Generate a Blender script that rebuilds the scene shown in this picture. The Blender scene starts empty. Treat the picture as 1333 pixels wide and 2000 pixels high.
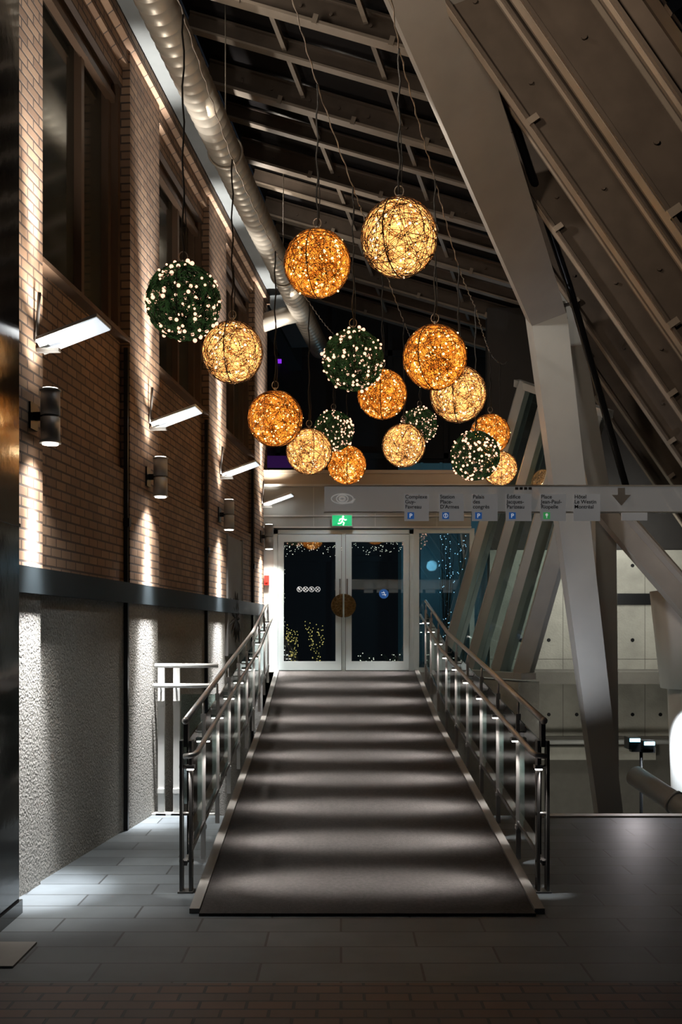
import bpy, math, random
from mathutils import Vector, Matrix
random.seed(7)
S = bpy.context.scene
C = S.collection
try:
    S.view_settings.view_transform='Standard'; S.view_settings.look='None'
except Exception as ex: print(ex)

# ------------------------------------------------------------------ materials
def newmat(name):
    m = bpy.data.materials.new(name); m.use_nodes = True
    nt = m.node_tree
    b = nt.nodes['Principled BSDF']
    return m, nt, b
def mat(name, col, rough=0.5, metal=0.0, var=0.12, scale=6.0, bump=0.0, bscale=60, emis=None, estr=0.0, spec=None):
    m, nt, b = newmat(name)
    N = nt.nodes; L = nt.links
    g = N.new('ShaderNodeNewGeometry')
    n = N.new('ShaderNodeTexNoise'); n.inputs['Scale'].default_value = scale; n.inputs['Detail'].default_value = 5
    L.new(g.outputs['Position'], n.inputs['Vector'])
    mx = N.new('ShaderNodeMix'); mx.data_type = 'RGBA'
    c = Vector(col[:3])
    mx.inputs[6].default_value = (*(c*(1-var)), 1); mx.inputs[7].default_value = (*[min(1, v*(1+var)) for v in c], 1)
    L.new(n.outputs['Fac'], mx.inputs[0]); L.new(mx.outputs[2], b.inputs['Base Color'])
    b.inputs['Roughness'].default_value = rough; b.inputs['Metallic'].default_value = metal
    if spec is not None: b.inputs['Specular IOR Level'].default_value = spec
    if bump:
        n2 = N.new('ShaderNodeTexNoise'); n2.inputs['Scale'].default_value = bscale; n2.inputs['Detail'].default_value = 6
        L.new(g.outputs['Position'], n2.inputs['Vector'])
        bp = N.new('ShaderNodeBump'); bp.inputs['Strength'].default_value = bump; bp.inputs['Distance'].default_value = 0.02
        L.new(n2.outputs['Fac'], bp.inputs['Height']); L.new(bp.outputs['Normal'], b.inputs['Normal'])
    if emis:
        b.inputs['Emission Color'].default_value = (*emis, 1); b.inputs['Emission Strength'].default_value = estr
    return m
def brickmat(name, c1, c2, mortar, bw, rh, ms, axis='wall', rough=0.8, bump=0.5, nvar=0.5):
    m, nt, b = newmat(name); N = nt.nodes; L = nt.links
    g = N.new('ShaderNodeNewGeometry'); sx = N.new('ShaderNodeSeparateXYZ'); cx = N.new('ShaderNodeCombineXYZ')
    L.new(g.outputs['Position'], sx.inputs[0])
    if axis == 'wall':
        ad = N.new('ShaderNodeMath'); ad.operation = 'ADD'
        L.new(sx.outputs['X'], ad.inputs[0]); L.new(sx.outputs['Y'], ad.inputs[1])
        L.new(ad.outputs[0], cx.inputs[0]); L.new(sx.outputs['Z'], cx.inputs[1])
    else:
        L.new(sx.outputs['X'], cx.inputs[0]); L.new(sx.outputs['Y'], cx.inputs[1])
    br = N.new('ShaderNodeTexBrick')
    br.inputs['Scale'].default_value = 1.0; br.inputs['Brick Width'].default_value = bw; br.inputs['Row Height'].default_value = rh
    br.inputs['Mortar Size'].default_value = ms; br.inputs['Mortar Smooth'].default_value = 0.2
    br.inputs['Color1'].default_value = (*c1, 1); br.inputs['Color2'].default_value = (*c2, 1); br.inputs['Mortar'].default_value = (*mortar, 1)
    L.new(cx.outputs[0], br.inputs['Vector'])
    n = N.new('ShaderNodeTexNoise'); n.inputs['Scale'].default_value = 2.2; n.inputs['Detail'].default_value = 8
    L.new(g.outputs['Position'], n.inputs['Vector'])
    mr = N.new('ShaderNodeMapRange'); mr.inputs['To Min'].default_value = 1-nvar; mr.inputs['To Max'].default_value = 1+nvar
    L.new(n.outputs['Fac'], mr.inputs[0])
    mx = N.new('ShaderNodeMix'); mx.data_type = 'RGBA'; mx.blend_type = 'MULTIPLY'; mx.inputs[0].default_value = 1
    L.new(br.outputs['Color'], mx.inputs[6]); L.new(mr.outputs[0], mx.inputs[7]); L.new(mx.outputs[2], b.inputs['Base Color'])
    inv = N.new('ShaderNodeMath'); inv.operation = 'SUBTRACT'; inv.inputs[0].default_value = 1
    L.new(br.outputs['Fac'], inv.inputs[1])
    bp = N.new('ShaderNodeBump'); bp.inputs['Strength'].default_value = bump; bp.inputs['Distance'].default_value = 0.008
    L.new(inv.outputs[0], bp.inputs['Height']); L.new(bp.outputs['Normal'], b.inputs['Normal'])
    b.inputs['Roughness'].default_value = rough
    return m
def glassmat(name, tint=(0.85,0.95,0.93), refl=0.12, rough=0.02, ior=1.5):
    m = bpy.data.materials.new(name); m.use_nodes = True
    nt = m.node_tree; N = nt.nodes; L = nt.links
    N.remove(N['Principled BSDF'])
    t = N.new('ShaderNodeBsdfTransparent'); t.inputs[0].default_value = (*tint, 1)
    g = N.new('ShaderNodeBsdfGlossy'); g.inputs['Roughness'].default_value = rough; g.inputs[0].default_value = (0.9,0.95,0.95,1)
    f = N.new('ShaderNodeFresnel'); f.inputs[0].default_value = ior
    a = N.new('ShaderNodeMath'); a.operation = 'ADD'; a.inputs[1].default_value = refl; a.use_clamp = True
    L.new(f.outputs[0], a.inputs[0])
    mx = N.new('ShaderNodeMixShader'); L.new(a.outputs[0], mx.inputs[0]); L.new(t.outputs[0], mx.inputs[1]); L.new(g.outputs[0], mx.inputs[2])
    L.new(mx.outputs[0], N['Material Output'].inputs[0])
    return m
def emat(name, col, s, sample=True):
    m, nt, b = newmat(name)
    b.inputs['Base Color'].default_value = (*col, 1); b.inputs['Emission Color'].default_value = (*col, 1)
    b.inputs['Emission Strength'].default_value = s
    if not sample: m.cycles.emission_sampling='NONE'
    return m
def threadmat(name, col, ecol, e, trans=0.5):
    m = bpy.data.materials.new(name); m.use_nodes = True; m.cycles.emission_sampling='NONE'
    nt = m.node_tree; N = nt.nodes; L = nt.links
    N.remove(N['Principled BSDF'])
    d = N.new('ShaderNodeBsdfDiffuse'); d.inputs[0].default_value = (*col, 1)
    t = N.new('ShaderNodeBsdfTranslucent'); t.inputs[0].default_value = (*col, 1)
    mx = N.new('ShaderNodeMixShader'); mx.inputs[0].default_value = trans
    L.new(d.outputs[0], mx.inputs[1]); L.new(t.outputs[0], mx.inputs[2])
    em = N.new('ShaderNodeEmission'); em.inputs[0].default_value = (*ecol, 1)  # emission painted into the threads, standing in for glow of inner string lights
    tc = N.new('ShaderNodeTexCoord'); n = N.new('ShaderNodeTexNoise'); n.inputs['Scale'].default_value = 17; n.inputs['Detail'].default_value = 3
    L.new(tc.outputs['Object'], n.inputs['Vector'])
    mr = N.new('ShaderNodeMapRange'); mr.inputs['From Min'].default_value = 0.40; mr.inputs['From Max'].default_value = 0.66
    mr.inputs['To Min'].default_value = e*0.15; mr.inputs['To Max'].default_value = e*2.4
    L.new(n.outputs['Fac'], mr.inputs[0]); L.new(mr.outputs[0], em.inputs[1])
    ad = N.new('ShaderNodeAddShader'); L.new(mx.outputs[0], ad.inputs[0]); L.new(em.outputs[0], ad.inputs[1])
    L.new(ad.outputs[0], N['Material Output'].inputs[0])
    return m

M = {}
M['brick'] = brickmat('brick', (0.30,0.195,0.125), (0.20,0.122,0.078), (0.07,0.05,0.04), 0.205, 0.068, 0.008)
M['stucco'] = mat('stucco', (0.255,0.245,0.22), 0.95, var=0.6, scale=45, bump=1.0, bscale=55)
M['tile'] = brickmat('floor_tile', (0.095,0.112,0.122), (0.058,0.069,0.076), (0.02,0.023,0.025), 0.8, 0.27, 0.007, 'floor', 0.55, 0.3, 0.65)
M['paver'] = brickmat('brick_paver', (0.13,0.07,0.05), (0.08,0.06,0.055), (0.02,0.02,0.02), 0.21, 0.1, 0.008, 'floor', 0.6, 0.5, 0.5)
M['carpet'] = mat('carpet', (0.060,0.053,0.049), 0.97, var=0.6, scale=45, bump=0.8, bscale=220)
M['blackmetal'] = mat('black_metal', (0.02,0.021,0.023), 0.35, 0.6)
M['band'] = mat('band_metal', (0.010,0.014,0.016), 0.5, 0.0, spec=0.15)
M['steel'] = mat('stainless_steel', (0.50,0.48,0.46), 0.35, 0.6, var=0.08)
M['darksteel'] = mat('dark_steel', (0.13,0.125,0.12), 0.38, 0.7)
M['lampgrey'] = mat('brushed_silver', (0.42,0.42,0.40), 0.4, 0.35)
M['white'] = mat('white_paint', (0.62,0.63,0.62), 0.5, var=0.05)
M['lightgrey'] = mat('light_grey_paint', (0.5,0.5,0.48), 0.5, var=0.07)
M['ledge'] = mat('ledge_grey_steel', (0.13,0.14,0.14), 0.5, var=0.15)
M['fin'] = mat('mullion_grey', (0.36,0.37,0.36), 0.5, var=0.1)
M['header'] = mat('header_panel_paint', (0.30,0.31,0.29), 0.5, var=0.07)
M['greymetal'] = mat('grey_column_paint', (0.34,0.315,0.285), 0.45, 0.1, var=0.22, scale=2.5)
M['greycol'] = mat('grey_column_cool', (0.38,0.39,0.38), 0.5, 0.1, var=0.14, scale=2.5)
M['beige'] = mat('beige_panel', (0.42,0.36,0.28), 0.6, var=0.06)
M['duct'] = mat('galvanised_duct', (0.38,0.34,0.28), 0.38, 0.5, var=0.2, scale=4)
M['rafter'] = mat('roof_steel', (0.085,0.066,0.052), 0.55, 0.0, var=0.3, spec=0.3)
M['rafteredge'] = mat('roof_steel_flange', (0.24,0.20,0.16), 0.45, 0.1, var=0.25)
M['alu'] = mat('door_aluminium', (0.62,0.70,0.70), 0.45, 0.1, var=0.05)
M['concrete'] = mat('concrete', (0.38,0.375,0.335), 0.9, var=0.5, scale=2.2, bump=0.4, bscale=30)
M['darkconcrete'] = mat('dark_concrete', (0.14,0.135,0.12), 0.9, var=0.2, bump=0.2)
M['kerb'] = mat('kerb_stone', (0.22,0.21,0.195), 0.6, var=0.15)
M['frame'] = mat('window_frame_brown', (0.14,0.09,0.06), 0.4, 0.2)
M['gold'] = mat('brass', (0.14,0.09,0.035), 0.3, 0.9, var=0.9, scale=30, bump=0.6, bscale=40)
M['pillar'] = mat('black_polished_stone', (0.012,0.012,0.013), 0.10, 0.0, bump=0.05, bscale=6, spec=0.8)
M['cord'] = mat('black_cord', (0.015,0.014,0.013), 0.6)
M['cable'] = mat('wire_cable', (0.4,0.36,0.32), 0.4, 0.5)
M['glass'] = glassmat('clear_glass', (0.78,0.88,0.86), 0.07)
M['doorglass'] = glassmat('door_glass', (0.7,0.78,0.78), 0.20)
M['roofglass'] = mat('roof_night_glass', (0.012,0.011,0.011), 0.25, 0.0, spec=0.15)
M['winglass'] = mat('window_dark_glass', (0.11,0.115,0.10), 0.10, 0.6, spec=1.0, var=0.5, scale=1.5)
M['facglass'] = glassmat('facade_glass', (0.55,0.68,0.66), 0.03, 0.06)
M['lampwhite'] = emat('lamp_white', (0.86,0.93,1.0), 0.85)
M['lens'] = emat('downlight_lens', (1.0,0.93,0.85), 10)
M['postlamp'] = emat('post_lamp_lens', (1.0,0.92,0.85), 8)
M['exit'] = emat('exit_green', (0.0,0.45,0.14), 0.75)
M['exitwhite'] = emat('exit_white', (0.8,1.0,0.85), 1.2)
M['purple'] = emat('purple_light', (0.25,0.03,0.8), 1.0)
M['purpledim'] = emat('purple_glow', (0.08,0.02,0.17), 0.2)
M['blueled'] = emat('blue_led', (0.45,0.75,1.0), 3, False)
M['cyan'] = emat('cyan_led', (0.4,0.85,1.0), 3)
M['warmled'] = emat('warm_led', (1.0,0.72,0.22), 1.5, False)
M['sparkle'] = emat('white_led', (1.0,0.85,0.7), 3, False)
M['amberbulb'] = emat('amber_bulb', (1.0,0.68,0.28), 6, False)
M['creambulb'] = emat('cream_bulb', (1.0,0.80,0.5), 5, False)
M['pinkbulb'] = emat('pink_white_bulb', (1.0,0.52,0.36), 1.9, False)
M['thr_amber'] = threadmat('amber_thread', (0.75,0.42,0.09), (1.0,0.45,0.065), 0.36)
M['thr_cream'] = threadmat('cream_thread', (0.85,0.62,0.32), (1.0,0.62,0.24), 0.5)
M['thr_green'] = threadmat('green_thread', (0.04,0.085,0.035), (0.03,0.065,0.02), 0.25)
M['wire_dark'] = mat('dark_wire', (0.10,0.05,0.02), 0.6)
M['wire_amber'] = mat('brown_orange_wire', (0.20,0.09,0.018), 0.6)
M['wire_green'] = mat('dark_green_wire', (0.02,0.045,0.02), 0.6)
M['red'] = mat('red_plastic', (0.6,0.03,0.02), 0.4)
M['paper'] = mat('poster_paper', (0.22,0.22,0.22), 0.7)
M['ink'] = mat('poster_ink', (0.02,0.02,0.02), 0.7)
M['blue'] = emat('sign_blue', (0.03,0.13,0.42), 0.3)  # printed sign and sticker colours carry a faint added glow
M['green'] = emat('sign_green', (0.06,0.4,0.12), 0.35)
M['signtext'] = mat('sign_text', (0.06,0.06,0.065), 0.6)
M['signarrow'] = mat('sign_arrow', (0.30,0.295,0.29), 0.6)
M['signpanel'] = emat('sign_panel', (0.55,0.56,0.57), 0.13)  # emission added to brighten the panels
M['signwhite'] = emat('sign_white', (0.9,0.9,0.9), 0.35)
M['emblem'] = emat('sign_emblem', (0.62,0.62,0.61), 0.2)
M['tealwall'] = mat('teal_facade', (0.06,0.10,0.11), 0.6, emis=(0.04,0.13,0.17), estr=0.15)  # weak emission painted in so the facade looks lit
M['darkwall'] = mat('dark_facade', (0.04,0.037,0.036), 0.7)
M['foliage'] = mat('shrub', (0.03,0.05,0.02), 0.8)
m = bpy.data.materials.new('frosted_acrylic'); m.use_nodes = True
nt = m.node_tree; N = nt.nodes; L = nt.links
tr = N.new('ShaderNodeBsdfTransparent'); mx = N.new('ShaderNodeMixShader'); mx.inputs[0].default_value = 0.52
N['Principled BSDF'].inputs['Base Color'].default_value = (0.42,0.42,0.41,1); N['Principled BSDF'].inputs['Roughness'].default_value = 0.35
N['Principled BSDF'].inputs['Emission Color'].default_value = (0.52,0.51,0.5,1); N['Principled BSDF'].inputs['Emission Strength'].default_value = 0.14  # emission added to lift the brightness of the sign board
L.new(tr.outputs[0], mx.inputs[1]); L.new(N['Principled BSDF'].outputs[0], mx.inputs[2]); L.new(mx.outputs[0], N['Material Output'].inputs[0])
M['frost'] = m

# ------------------------------------------------------------------ mesh builder
class MB:
    def __init__(s, *mats): s.v=[]; s.f=[]; s.mi=[]; s.sm=[]; s.mats=list(mats)
    def quad8(s, c, mi=0):
        b=len(s.v); s.v += [tuple(p) for p in c]
        for f in ((0,3,2,1),(4,5,6,7),(0,1,5,4),(1,2,6,5),(2,3,7,6),(3,0,4,7)):
            s.f.append([b+i for i in f]); s.mi.append(mi); s.sm.append(False)
        return s
    def box(s, x0,x1,y0,y1,z0,z1, mi=0, T=None):
        c=[(x0,y0,z0),(x1,y0,z0),(x1,y1,z0),(x0,y1,z0),(x0,y0,z1),(x1,y0,z1),(x1,y1,z1),(x0,y1,z1)]
        if T: c=[T(*p) for p in c]
        return s.quad8(c, mi)
    def sect(s, p0, p1, poly, side, mi=0, poly1=None):
        p0=Vector(p0); p1=Vector(p1); ax=(p1-p0).normalized(); side=Vector(side); side=(side-ax*side.dot(ax)).normalized(); up=side.cross(ax).normalized()
        b=len(s.v); n=len(poly)
        for p,pl in ((p0,poly),(p1,poly1 or poly)):
            for a,c in pl: s.v.append(tuple(p+side*a+up*c))
        for i in range(n):
            j=(i+1)%n; s.f.append([b+i,b+j,b+n+j,b+n+i]); s.mi.append(mi); s.sm.append(False)
        s.f.append([b+i for i in range(n)][::-1]); s.f.append([b+n+i for i in range(n)]); s.mi+=[mi,mi]; s.sm+=[False,False]
        return s
    def tube(s, pts, r, n=10, mi=0, closed=False, caps=True, smooth=True):
        pts=[Vector(p) for p in pts]; b=len(s.v); k=len(pts)
        rr = r if isinstance(r,(list,tuple)) else [r]*k
        up=None
        for i,p in enumerate(pts):
            if closed: t=(pts[(i+1)%k]-pts[i-1])
            else: t=(pts[min(i+1,k-1)]-pts[max(i-1,0)])
            t.normalize()
            if up is None:
                up=Vector((0,0,1)) if abs(t.z)<0.9 else Vector((1,0,0))
            u=(up-t*up.dot(t)).normalized(); up=u; w=t.cross(u)
            for j in range(n):
                a=2*math.pi*j/n; s.v.append(tuple(p+(u*math.cos(a)+w*math.sin(a))*rr[i]))
        for i in range(k if closed else k-1):
            i2=(i+1)%k
            for j in range(n):
                j2=(j+1)%n; s.f.append([b+i*n+j,b+i*n+j2,b+i2*n+j2,b+i2*n+j]); s.mi.append(mi); s.sm.append(smooth)
        if caps and not closed:
            s.f.append([b+j for j in range(n)][::-1]); s.f.append([b+(k-1)*n+j for j in range(n)]); s.mi+=[mi,mi]; s.sm+=[False,False]
        return s
    def ball(s, c, r, mi=0, n=6, m=4):
        b=len(s.v); c=Vector(c)
        s.v.append(tuple(c+Vector((0,0,r))))
        for i in range(1,m):
            th=math.pi*i/m
            for j in range(n):
                a=2*math.pi*j/n; s.v.append(tuple(c+Vector((math.sin(th)*math.cos(a),math.sin(th)*math.sin(a),math.cos(th)))*r))
        s.v.append(tuple(c-Vector((0,0,r)))); e=len(s.v)-1
        for j in range(n):
            j2=(j+1)%n
            s.f.append([b,b+1+j,b+1+j2]); s.mi.append(mi); s.sm.append(True)
            for i in range(m-2):
                q=b+1+i*n; s.f.append([q+j,q+n+j,q+n+j2,q+j2]); s.mi.append(mi); s.sm.append(True)
            q=b+1+(m-2)*n; s.f.append([q+j,e,q+j2]); s.mi.append(mi); s.sm.append(True)
        return s
    def mesh(s, name):
        me=bpy.data.meshes.new(name); me.from_pydata(s.v,[],s.f)
        for mm in s.mats: me.materials.append(M[mm])
        me.polygons.foreach_set('material_index', s.mi); me.polygons.foreach_set('use_smooth', s.sm); me.update()
        return me
    def obj(s, name, parent=None, label=None, cat=None, group=None, kind=None, loc=None):
        o=bpy.data.objects.new(name, s.mesh(name))
        return reg(o,parent,label,cat,group,kind,loc)
def reg(o, parent=None, label=None, cat=None, group=None, kind=None, loc=None):
    C.objects.link(o)
    if parent: o.parent=parent
    if label: o['label']=label
    if cat: o['category']=cat
    if group: o['group']=group
    if kind: o['kind']=kind
    if loc is not None: o.location=loc
    return o
def empty(name, label, cat, loc=(0,0,0), group=None, kind=None):
    o=bpy.data.objects.new(name,None); o.empty_display_size=0.1
    return reg(o,None,label,cat,group,kind,loc)
def light(kind, loc, energy, col=(1,0.9,0.78), target=None, size=0.05, angle=60, blend=0.6, parent=None, name='lamp_or_fill', sy=None, scale=None):
    d=bpy.data.lights.new(name,kind); d.energy=energy; d.color=col
    if kind=='SPOT': d.spot_size=math.radians(angle); d.spot_blend=blend; d.shadow_soft_size=size
    elif kind=='AREA':
        d.size=size
        if sy: d.shape='RECTANGLE'; d.size_y=sy
    else: d.shadow_soft_size=size
    o=bpy.data.objects.new(name,d); C.objects.link(o); o.location=loc
    if target is not None:
        o.rotation_euler=(Vector(target)-Vector(loc)).to_track_quat('-Z','Y').to_euler()
    if scale: o.scale=scale
    if parent:
        o.parent=parent; o.matrix_parent_inverse=Matrix.Translation(-Vector(parent.location))
    return o

# wall frame:  s along wall, n out of wall (towards ramp), z up
def W(n,s,z): return (-2.70+0.102*s+n*0.995, s-n*0.102, z)
def wbox(mb,s0,s1,n0,n1,z0,z1,mi=0): return mb.box(n0,n1,s0,s1,z0,z1,mi,T=W)

# ------------------------------------------------------------------ LEFT WALL
ZB0,ZB1=1.91,2.08
pil=[(5.6,6.75),(8.62,9.5),(11.5,12.4),(14.25,15.25)]
bays=[(6.75,8.62),(9.5,11.5),(12.4,14.25)]
mb=MB('brick','stucco')
for a,b in pil:
    wbox(mb,a,b,-0.35,0.045,ZB1,6.62,0)
    wbox(mb,a,b,-0.35,0.03,-1.6,ZB1,1)
for a,b in bays:
    wbox(mb,a,b,-0.35,-0.04,3.03,4.10,0)
    wbox(mb,a,b,-0.35,0.0,ZB1,3.03,0)
    wbox(mb,a,b,-0.35,-0.0,-1.6,ZB1,1)
    wbox(mb,a,b,-0.35,-0.02,6.25,6.62,0)
    wbox(mb,a,b,-0.35,0.03,6.42,6.55,0)
wbox(mb,5.6,15.25,-0.35,0.09,6.55,6.66,0)
mb.obj('wall_left',kind='structure',label='brown brick wall with pilasters over a rough stucco base',cat='wall')
mb=MB('band')
wbox(mb,5.6,15.2,0.0,0.052,ZB0,ZB1)
mb.obj('trim_1',kind='structure',label='dark metal band along the brick wall',cat='trim')
mb=MB('ledge')
wbox(mb,5.0,18,0.0,0.30,6.68,6.72); wbox(mb,5.0,18,0.24,0.30,6.72,6.90); wbox(mb,5.0,18,0.0,0.08,6.72,6.98)
mb.obj('trim_2',kind='structure',label='dull grey steel ledge running along the wall top',cat='trim')
mb=MB('darkwall')
wbox(mb,4.0,19.6,-0.3,-0.05,6.7,8.2)
mb.obj('wall_upper',kind='structure',label='dark wall above the steel ledge',cat='wall')
for i,s in enumerate((8.6,11.48,14.23)):
    mb=MB('blackmetal')
    wbox(mb,s-0.016,s+0.018,0.001,0.036,0.0 if i==0 else -1.6,4.05)
    wbox(mb,s-0.03,s+0.018,0.001,0.055,2.55,2.62)
    mb.obj('downpipe',label='slim black rectangular downpipe on the brick wall',cat='downpipe',group='wall downpipes')
# windows
for i,(a,b) in enumerate(bays):
    a+=0.06; b-=0.06
    mb=MB('frame'); n0,n1=-0.20,-0.10; z0,z1=4.10,6.25; t=0.07
    wbox(mb,a,b,n0,n1,z0,z0+t); wbox(mb,a,b,n0,n1,z1-t,z1); wbox(mb,a,a+t,n0,n1,z0,z1); wbox(mb,b-t,b,n0,n1,z0,z1)
    w=a+(b-a)*0.62; wbox(mb,w-0.03,w+0.03,n0,n1,z0,z1)
    wbox(mb,a-0.06,a,-0.30,-0.04,z0,z1); wbox(mb,b,b+0.06,-0.30,-0.04,z0,z1)
    wbox(mb,a-0.06,b+0.06,-0.2,0.05,z0-0.0,z0+0.035); wbox(mb,a-0.06,b+0.06,-0.12,-0.06,z1-0.16,z1-0.1)
    wo=mb.obj('window_%d'%(i+1),kind='structure',label='tall brown-framed window set in the brick wall',cat='window')
    mb=MB('winglass'); wbox(mb,a+t,b-t,-0.17,-0.16,z0+t,z1-t); mb.obj('glass_pane',parent=wo)
# near polished pillar
mb=MB('pillar'); mb.box(-2.6,-1.90,4.9,6.04,0,8.2); mb.box(-2.62,-1.885,4.9,6.06,0,0.08); mb.box(-2.61,-1.893,4.9,6.05,2.28,2.30)
mb.obj('pillar',label='polished black stone pillar with glossy faces',cat='pillar')
mb=MB('kerb'); mb.box(-2.6,-1.62,5.05,5.45,0.0,0.012); mb.obj('floor_plate',label='pale metal threshold plate beside the black pillar',cat='floor plate')

# wall lamps
WL=[6.58,9.12,12.0,14.72]
for s in WL:
    base=W(0.045,s,3.05)
    e=empty('wall_light','silver cylindrical up-and-down wall light on the brick pilaster','wall light',base,'up-and-down wall lights')
    def rel(n,ss,z): p=W(n,ss,z); return (p[0]-base[0],p[1]-base[1],p[2]-base[2])
    mb=MB('blackmetal'); mb.box(0.045,0.12,s-0.02,s+0.02,3.02,3.07,0,T=rel); mb.box(0.045,0.06,s-0.06,s+0.06,2.96,3.13,0,T=rel); mb.obj('bracket',parent=e)
    c=rel(0.165,s,0)
    def cy(z0,z1,r,mi=0): mb.tube([(c[0],c[1],z0-3.05),(c[0],c[1],z1-3.05)],r,20,mi)
    mb=MB('lampgrey'); cy(2.88,3.035,0.062); cy(3.035,3.05,0.05); cy(3.05,3.205,0.062); cy(3.205,3.215,0.068); cy(2.87,2.88,0.068)
    mb.obj('lamp_housing',parent=e)
    mb=MB('lens'); cy(2.862,2.87,0.05); mb.obj('lens',parent=e)
    mb=MB('lens'); cy(3.215,3.223,0.05); mb.obj('lens',parent=e)
    p=W(0.165,s,0); q=W(-0.02,s,0)
    light('SPOT',(p[0],p[1],2.855),2300,(0.98,0.98,1.0),(q[0],q[1],0.0),0.06,27,1.0,e)
    q=W(0.10,s,0)
    light('SPOT',(p[0],p[1],2.855),450,(1,0.97,0.93),(q[0],q[1],0.0),0.06,50,1.0,e)
    light('SPOT',(p[0],p[1],2.855),120,(1,0.95,0.88),(q[0],q[1],1.0),0.06,115,1.0,e)
    light('SPOT',(p[0],p[1],3.23),90,(1,0.95,0.86),(q[0],q[1],4.2),0.05,90,1.0,e)
BZ=3.50
for s in WL:
    base=W(0.045,s,BZ)
    e=empty('blade_light','slim white glowing blade light cantilevered from the brick wall','wall light',base,'blade wall lights')
    def rel(n,ss,z): p=W(n,ss,z); return (p[0]-base[0],p[1]-base[1],p[2]-base[2])
    mb=MB('white')
    c=[]
    for zz in (0.0,0.02):
        for n,ss in ((0.10,s-0.08),(0.50,s-0.08),(0.50,s+0.20),(0.045,s+0.20)):
            c.append(rel(n,ss,BZ+zz+(n-0.06)*0.34))
    mb.quad8(c); mb.obj('blade',parent=e)
    mb=MB('lampwhite'); c=[]
    for zz in (-0.006,-0.001):
        for n,ss in ((0.15,s-0.07),(0.495,s-0.07),(0.495,s+0.19),(0.12,s+0.19)):
            c.append(rel(n,ss,BZ+zz+(n-0.06)*0.34))
    mb.quad8(c); mb.obj('diffuser',parent=e)
    mb=MB('darksteel'); mb.box(0.05,0.2,s+0.05,s+0.09,BZ-.025,BZ,0,T=rel); mb.tube([rel(0.06,s+0.03,BZ+.03),rel(0.08,s+0.03,BZ+.35)],0.012,8); mb.obj('bracket',parent=e)
    p=W(0.19,s+.02,0); q=W(0.06,s+.02,0)
    light('SPOT',(p[0],p[1],BZ+0.11),1900,(1,0.96,0.91),(q[0],q[1],6.6),0.06,28,1.0,e)
    light('SPOT',(p[0],p[1],BZ+0.11),120,(1,0.92,0.82),(q[0],q[1],5.6),0.06,105,1.0,e)

# duct
def ductpath(y): return (-2.70+0.102*y+0.55+max(0,y-11)*0.012, y, 6.36)
mb=MB('duct'); pts=[];rr=[]
y=5.0
while y<17.0:
    pts+= [ductpath(y),ductpath(y+0.012),ductpath(y+0.024),ductpath(y+0.036)]; rr+=[0.15,0.157,0.157,0.15]; y+=0.14
mb.tube(pts,rr,28)
p=Vector(ductpath(15.0)); mb.tube([p,p+Vector((-0.25,0.0,-0.05)),p+Vector((-0.75,0.05,-0.2))],0.13,20)
for yy in (7.0,10.0,13.4):
    p=Vector(ductpath(yy)); mb.tube([p+Vector((0.165*math.cos(a),0,0.165*math.sin(a))) for a in [2*math.pi*k/24 for k in range(24)]],0.012,6,closed=True)
    mb.tube([p+Vector((0,0,0.16)),p+Vector((0,0,1.45))],0.006,6)
mb.obj('air_duct',label='spiral galvanised ventilation duct running along the wall top',cat='duct')

# ------------------------------------------------------------------ FLOORS
mb=MB('tile'); mb.box(-2.45,7,4.84,9.3,-0.3,0.0)
mb.obj('floor',kind='structure',label='grey stone tile floor',cat='floor')
mb=MB('paver'); mb.box(-6,7,-2,4.84,-0.3,0.0)
mb.obj('floor_pavers',kind='structure',label='reddish brick paver floor',cat='floor')
mb=MB('darkconcrete'); mb.box(-2.3,9,9.3,21,-1.8,-1.6)
mb.obj('floor_lower',kind='structure',label='dark concrete lower level floor',cat='floor')
mb=MB('lightgrey'); mb.box(1.55,7,9.2,9.32,0.0,0.015); mb.box(-1.75,-1.15,9.3,9.42,-0.3,0.015)
mb.obj('trim_3',kind='structure',label='pale stone edge strip of the floor',cat='trim')

# ------------------------------------------------------------------ RAMP
prof=[(6.04,0.0),(9.0,0.31),(12.0,0.62),(13.5,0.865),(14.95,1.10)]
def dz(y):
    for (a,za),(b,zb) in zip(prof,prof[1:]):
        if y<=b: return max(0,za+(zb-za)*(y-a)/(b-a))
    return prof[-1][1]
def XL(y): return -0.835-0.008*(y-6.04)
def XR(y): return 1.143-0.008*(y-6.04)
def strip(mb,fa,fb,z0,z1,mi=0,ys=None):
    ys=ys or [6.04,6.5,9.0,12.0,13.5,14.95]
    for a,b in zip(ys,ys[1:]):
        c=[(fa(a),a,(dz(a)+z0)),(fb(a),a,(dz(a)+z0)),(fb(b),b,dz(b)+z0),(fa(b),b,dz(b)+z0),
           (fa(a),a,dz(a)+z1),(fb(a),a,dz(a)+z1),(fb(b),b,dz(b)+z1),(fa(b),b,dz(b)+z1)]
        mb.quad8(c,mi)
ramp=empty('ramp','sloping pedestrian ramp leading up to the glass doors','ramp',(0.15,6.04,0))
def par(o,p):
    o.parent=p; o.matrix_parent_inverse=Matrix.Translation(-Vector(p.location)); return o
mb=MB('darkconcrete')
for a,b in zip([6.06,9.3,12.0],[9.3,12.0,14.94]):
    za=-0.35+dz(a)
    zb=0.003 if b<=9.3 else -0.35+dz(b)
    if a<9: za=zb=0.001
    c=[(XL(a)-.06,a,za),(XR(a)+.06,a,za),(XR(b)+.06,b,zb),(XL(b)-.06,b,zb),(XL(a)-.06,a,dz(a)),(XR(a)+.06,a,dz(a)),(XR(b)+.06,b,dz(b)),(XL(b)-.06,b,dz(b))]
    mb.quad8(c)
par(mb.obj('deck'),ramp)
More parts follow.
